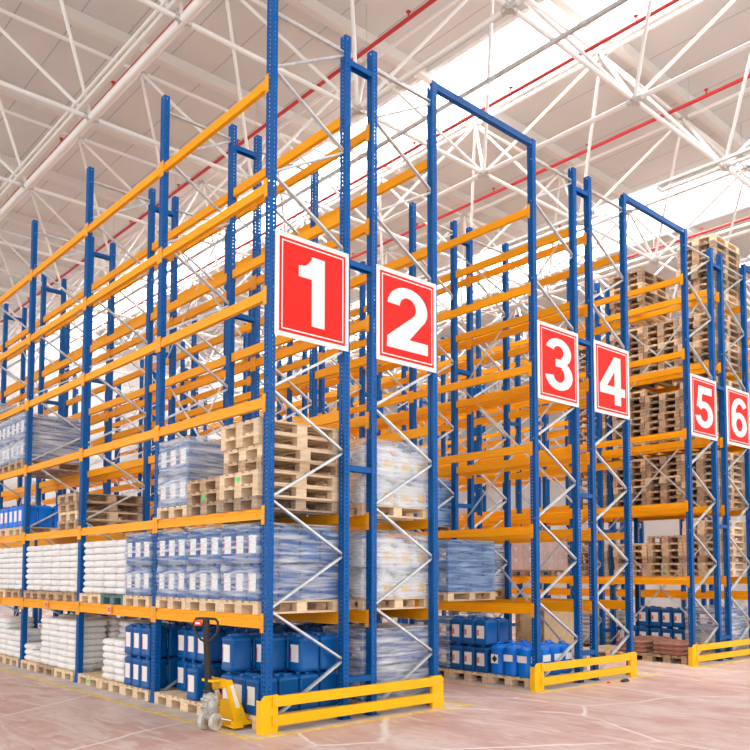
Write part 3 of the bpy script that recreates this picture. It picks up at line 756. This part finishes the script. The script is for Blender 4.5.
for k, j, w_ in ((1, 0, 'sack'), (1, 1, 'sack'), (1, 2, 'can'), (2, 0, 'sack'), (3, 0, 'can'), (3, 1, 'can')):
    x, y, z = put_pallet(1, k, 0, j, 'pf_mid')
    if w_ == 'can': cans(1, k, 0, j, 'can', [(0, 0), (0, 1), (0, 2), (3, 0)], 2, z)
    else:
        sacks(1, k, 0, j, 7, z, F2, KG, word='grey white')
        wrap(x, y, z+.003, .73, 'film_dark', 'slack grey film over grey sacks, %s' % where(1, k, 0, j), seed=80+j+3*k, dome=.1, jit=.004, hx=.625, hy=.404)
for j in (1, 2):
    x, y, z = put_pallet(1, 0, 0, j, 'pf_mid'); cans(1, 0, 0, j, 'can', [(0, 0), (0, 1), (0, 2), (3, 0), (3, 1), (3, 2)], 2, z)
# ---- row 3
x, y, z = put_pallet(2, 0, 0, 0)
for ix in range(4):
    for iy in range(3):
        if (ix, iy) in ((3, 2),): continue
        K['drum_d' if (ix, iy) == (0, 2) else 'drum'].put((x-.6+.15+ix*.292, y-.265+iy*.265, z), 'bright blue drum, %d deep, %d across, on the pallet beside the sign 3 guard' % (ix+1, iy+1), 'bright blue drums by the yellow guard')
x, y, z = put_pallet(2, 0, 0, 1); cans(2, 0, 0, 1, 'can_red', [(0, 0), (0, 1), (0, 2), (1, 0), (1, 1), (1, 2)], 2, z)
x, y, z = put_pallet(2, 0, 0, 2); cans(2, 0, 0, 2, 'can_red', [(0, 0), (0, 1), (0, 2), (1, 0)], 2, z)
wrap(x, y, z+.003, .87, 'film', 'clear torn stretch film round red-labelled cans on %s' % where(2, 0, 0, 2), seed=44)
x, y, z = put_pallet(2, 0, 1, 2); cans(2, 0, 1, 2, 'can_red', FRONT, 2, z, 'wrapped ')
wrap(x, y, z+.003, .868, 'film_blue', 'bluish stretch film round two tiers of cans over the floor-level cans', seed=45)
x, y, z = put_pallet(2, 1, 1, 0); cans(2, 1, 1, 0, 'can_red', [(0, 0), (0, 1), (0, 2)], 2, z, 'wrapped ')
wrap(x, y, z+.003, .868, 'film', 'clear stretch film round cans on %s' % where(2, 1, 1, 0), seed=46)
x, y, z = put_pallet(2, 1, 2, 0, 'pal_mid'); cans(2, 1, 2, 0, 'can', FRONT, 2, z, 'wrapped ')
wrap(x, y, z+.003, .868, 'film_blue', 'bluish stretch film round cans on %s' % where(2, 1, 2, 0), seed=47)

# ---- rows 4 to 6 and beyond
def crate(x, y, z, says):
    r = bpy.data.objects.new('timber_crate', None); COL.objects.link(r); r.location = (x, y, z); tag(r, says, 'crate')
    ob('panel', MB().box(-.5, .5, -.02, .0, 0, .78).mesh('crate_panel', 'board'), r)
    ob('panel', MB().box(-.5, .5, .58, .6, 0, .78).mesh('crate_panel_b', 'board'), r)
    for xx in (-.5, .46):
        ob('batten', MB().box(xx, xx+.04, 0, .58, .70, .78).mesh('batten', 'wood_mid'), r); ob('batten', MB().box(xx, xx+.04, 0, .58, 0, .08).mesh('batten2', 'wood_mid'), r)
        ob('batten', MB().box(xx, xx+.04, 0, .08, .08, .70).mesh('batten3', 'wood_mid'), r); ob('batten', MB().box(xx, xx+.04, .5, .58, .08, .70).mesh('batten4', 'wood_mid'), r)
x, y, z = put_pallet(3, 0, 0, 1, ['pal_mid', 'pal_old'], n=2, jit=.01); crate(x, y-.29, z, 'open timber crate on two pallets behind the bright blue drums')
x, y, z = put_pallet(3, 0, 0, 2, ['pal_mid', 'pal_old'], n=2)
x, y, z = put_pallet(3, 1, 0, 1, 'pal_mid')
def cartons(r, k, lv, j, z, n=3):
    x, y, _ = slot(r, k, lv, j)
    for t in range(n):
        for ix, iy in ((0, 0), (0, 1), (1, 0), (2, 0)):
            KC.put((x-.39+ix*.39, y-.2+iy*.39, z+t*.262), 'pinkish carton, tier %d, %d deep, %d across, %s' % (t+1, ix+1, iy+1, where(r, k, lv, j)), 'pinkish cartons on far shelves')
def carton_build():
    r = bpy.data.objects.new('carton', None); COL.objects.link(r)
    ob('box_body', MB().loft([(0, .19, .19, .006), (.258, .19, .19, .006)], 2).mesh('carton', 'pink_box'), r)
    ob('tape', MB().box(-.192, .192, -.03, .03, .2585, .2600).box(-.1925, -.1905, -.03, .03, .18, .26).mesh('carton_tape', 'paper'), r)
    return r
KC = Kind(carton_build, 'carton')
for r, k, lv, j in ((4, 1, 1, 1), (4, 2, 1, 1), (3, 2, 1, 0), (3, 3, 1, 1)):
    x, y, z = put_pallet(r, k, lv, j, 'pf_mid'); cartons(r, k, lv, j, z)
for r, k, lv, j in ((3, 2, 1, 2), (3, 1, 1, 0), (4, 3, 1, 0)):
    x, y, z = put_pallet(r, k, lv, j, 'pf_mid'); cans(r, k, lv, j, 'can', FRONT, 2, z, 'wrapped ')
    wrap(x, y, z+.003, .868, 'film_heavy', 'silvery stretch film round the load on %s' % where(r, k, lv, j), seed=60+k)
# row 5 floor: brown sacks in front, cans and grey sacks behind
x, y, z = put_pallet(4, 0, 0, 0, 'pal_mid')
for q in range(3): KB[q % 2].put((x-.24, y, z+q*.085), 'flattened reddish brown sack, layer %d, beside the guard of sign 5' % (q+1), 'reddish brown sacks', rz=random.uniform(-.06, .06), scale=(1, 1.3, .7))
x, y, z = put_pallet(4, 0, 0, 1, 'pal_mid')
for q in range(3):
    for d in (0, 1): KB[q % 2].put((x-.26+d*.60, y, z+q*.085), 'flattened reddish brown sack, layer %d, %s half of pallet in row 5' % (q+1, ('front', 'back')[d]), 'reddish brown sacks', rz=random.uniform(-.06, .06), scale=(.85, 1.3, .7))
put_pallet(4, 0, 0, 2, 'pal')
x, y, z = put_pallet(5, 0, 0, 1, 'pal_mid'); cans(5, 0, 0, 1, 'can_red', [(0, 0), (0, 1), (0, 2), (1, 0), (2, 0), (3, 0)], 2, z)
x, y, z = put_pallet(5, 0, 0, 2, 'pal_mid'); cans(5, 0, 0, 2, 'can_red', {0: [(0, 0), (0, 1), (0, 2), (1, 0)], 1: [(0, 0), (1, 0)]}, 2, z)
x, y, z = put_pallet(5, 1, 0, 0, 'pal_mid'); sacks(5, 1, 0, 0, 7, z, F3, KG, word='grey white')
x, y, z = put_pallet(5, 1, 0, 1, 'pal_mid'); sacks(5, 1, 0, 1, 6, z, F2, KG, word='grey white')
x, y, z = put_pallet(5, 0, 0, 0, 'pal_mid'); cans(5, 0, 0, 0, 'can', FRONT+[(3, 1)], 2, z, 'wrapped ')
wrap(x, y, z+.003, .868, 'film_heavy', 'silvery stretch film round cans behind the guard of sign 6', seed=71)
# row 6: tall stacks of empty pallets on every shelf
mixk = [['pf_mid', 'pf_old', 'pf_mid', 'pf'], ['pf', 'pf_mid', 'pf_mid', 'pf_old'], ['pf', 'pf', 'pf_mid']]
for k, j, ns in ((0, 0, (8, 8, 9, 8, 9)), (0, 1, (6, 8, 8, 8, 0)), (0, 2, (5, 8, 9, 8, 7)), (1, 0, (5, 8, 8, 7, 0)), (1, 1, (6, 0, 0, 0, 0))):
    for lv in range(1, 6):
        if ns[lv-1]: put_pallet(5, k, lv, j, mixk[2] if lv == 1 else mixk[(lv+j) % 2], n=ns[lv-1], jit=.035)
# green stickers and debris
stk = MB().box(-.604, -.6005, -.03, .03, .04, .09).mesh('sticker', 'green')
for key, dy in (((5, 0, 1, 1, 1), 0), ((5, 0, 1, 1, 0), 0), ((5, 0, 1, 2, 1), 0), ((5, 0, 1, 2, 3), 0), ((0, 0, 2, 0, 2), 0), ((0, 0, 2, 1, 1), 0), ((0, 1, 0, 2, 0), 0), ((0, 3, 2, 0, 0), 0)):
    if key in LAST: q = ob('sticker', stk, LAST[key], (.0, dy, 0)); q['label'] = 'small bright green sticker on the block'
# litter on the floor by the second guard
l1 = MB().loft([(0, .05, .025, .01), (.006, .055, .03, .012), (.018, .03, .012, .01, .01, 0)], 3, jit=.004, rnd=random.Random(3))
tag(ob('paper_scrap', l1.mesh('paper_scrap', 'red'), None, (6.20, -.33, .001), (0, 0, .4)), 'small crumpled red scrap on the floor by the second guard', 'litter')
l2 = MB().loft([(0, .09, .035, .02), (.010, .10, .04, .02), (.03, .08, .03, .02), (.045, .04, .015, .01, .03, 0)], 3, jit=.006, rnd=random.Random(5))
tag(ob('work_glove', l2.mesh('work_glove', 'black'), None, (6.52, -.42, .001), (0, 0, .1)), 'crumpled black glove on the floor by the second guard', 'glove')

# ------------------------------------------------------------------ hand pallet jack
J = bpy.data.objects.new('pallet_jack', None); COL.objects.link(J); J.location = (-.39, .44, 0)
tag(J, 'yellow hand pallet jack with black handle parked before the floor pallet', 'pallet jack')
SG = MB
for s in (-1, 1):
    w = ob('steering_wheel', MB().tube((0, s*.075-.024, .095), (0, s*.075+.024, .095), .092, 24).mesh('wheel_tyre', 'tyre', True), J, rot=(0, 0, .36))
    ob('hub', MB().tube((0, s*.075-.029, .095), (0, s*.075+.029, .095), .045, 16).mesh('wheel_hub', 'cast', True), w)
    ob('axle_cap', MB().tube((0, s*.075-.036, .095), (0, s*.075+.036, .095), .016, 10).mesh('axle_cap', 'chrome', True), w)
ob('axle_housing', MB().loft([(.12, .05, .04, .02), (.20, .07, .07, .03), (.24, .09, .09, .03)], 4).mesh('axle_housing', 'cast', True), J)
mb = MB().loft([(.24, .055, .07, .03), (.30, .06, .075, .03), (.33, .05, .06, .03), (.36, .045, .045, .03), (.44, .04, .04, .03)], 4)
mb.tube((.05, -.03, .27), (.05, -.03, .43), .032, 12).tube((-.04, .04, .26), (-.04, .04, .38), .026, 12).box(-.07, .02, -.05, .05, .26, .31).tube((-.06, -.07, .33), (-.06, .07, .33), .02, 10).tube((-.03, -.075, .40), (-.03, .075, .40), .017, 10)
ob('hydraulic_pump', mb.mesh('hydraulic_pump', 'cast', True), J)
ob('ram', MB().tube((.0, 0, .44), (.0, 0, .53), .022, 12).mesh('ram', 'chrome', True), J)
sh = ob('handle_shaft', MB().bar((-.03, 0, .40), (-.09, 0, 1.21), .068, .035, (0, 1, 0)).mesh('handle_shaft', 'black'), J, rot=(0, 0, .36))
pts = []
def hp(y, t): return (-.085-.02*t, y, .95+t)
loop = [(0, .0), (.07, .03), (.145, .10), (.165, .155), (.16, .225), (.13, .255), (0, .26), (-.13, .255), (-.16, .225), (-.165, .155), (-.145, .10), (-.07, .03)]
hl = ob('handle_loop', MB().path([hp(a, b) for a, b in loop], .014, 8, True).mesh('handle_loop', 'black', True), J, rot=(0, 0, .36))
ob('control_lever', MB().path([hp(0, .10), hp(.03, .17), hp(.02, .22)], .008, 6).mesh('control_lever', 'black', True), hl)
ob('instruction_plate', MB().bar((-.118, .085, 1.13), (-.120, .085, 1.19), .10, .004, (0, 1, 0)).mesh('instruction_plate', 'red'), hl)
ob('plate_print', MB().bar((-.1215, .09, 1.147), (-.1225, .09, 1.167), .06, .003, (0, 1, 0)).mesh('plate_print', 'paper'), hl)
ob('handle_joint', MB().tube((-.035, -.06, .42), (-.035, .06, .42), .024, 12).mesh('handle_joint', 'black', True), J, rot=(0, 0, .36))
# yellow chassis: bridge over the pump, two sloping cheeks, fork heels
ob('bridge', MB().box(-.05, .13, -.10, .10, .525, .55).box(.07, .13, -.10, .10, .45, .525).mesh('bridge', 'yellow'), J)
for s in (-1, 1):
    c = ob('chassis_cheek', MB().prism([(.06, .548), (.14, .548), (.345, .09), (.20, .09)], s*.19-.02, s*.19+.02, 'y').box(.06, .13, min(s*.09, s*.19), max(s*.09, s*.19), .47, .545).mesh('chassis_cheek', 'yellow'), J)
    ob('cheek_sticker', MB().prism([(.115, .49), (.155, .49), (.245, .24), (.195, .24)], -.19-.0225, -.19-.02, 'y').mesh('cheek_sticker', 'paper'), c) if s < 0 else None
    ob('pivot_pin', MB().tube((.25, s*.19-.026, .16), (.25, s*.19+.026, .16), .012, 10).mesh('pivot_pin', 'joint', True), c)
    fk = MB().prism([(.17, .055), (.34, .055), (1.5, .065), (1.6, .075), (1.6, .085), (1.5, .095), (.34, .095), (.22, .11), (.17, .10)], s*.19-.045, s*.19+.045, 'y')
    ff = ob('fork', fk.mesh('fork', 'yellow'), J)
    ob('load_roller', MB().tube((1.40, s*.19-.03, .036), (1.40, s*.19+.03, .036), .033, 14).mesh('load_roller', 'tyre', True), ff)
    ob('push_rod', MB().tube((.06, s*.12, .13), (.24, s*.17, .08), .012, 8).mesh('push_rod', 'chrome', True), J)
ob('fork_heel', MB().box(.15, .27, -.245, .245, .03, .055).box(.20, .26, -.14, .14, .055, .30).mesh('fork_heel', 'yellow'), J)
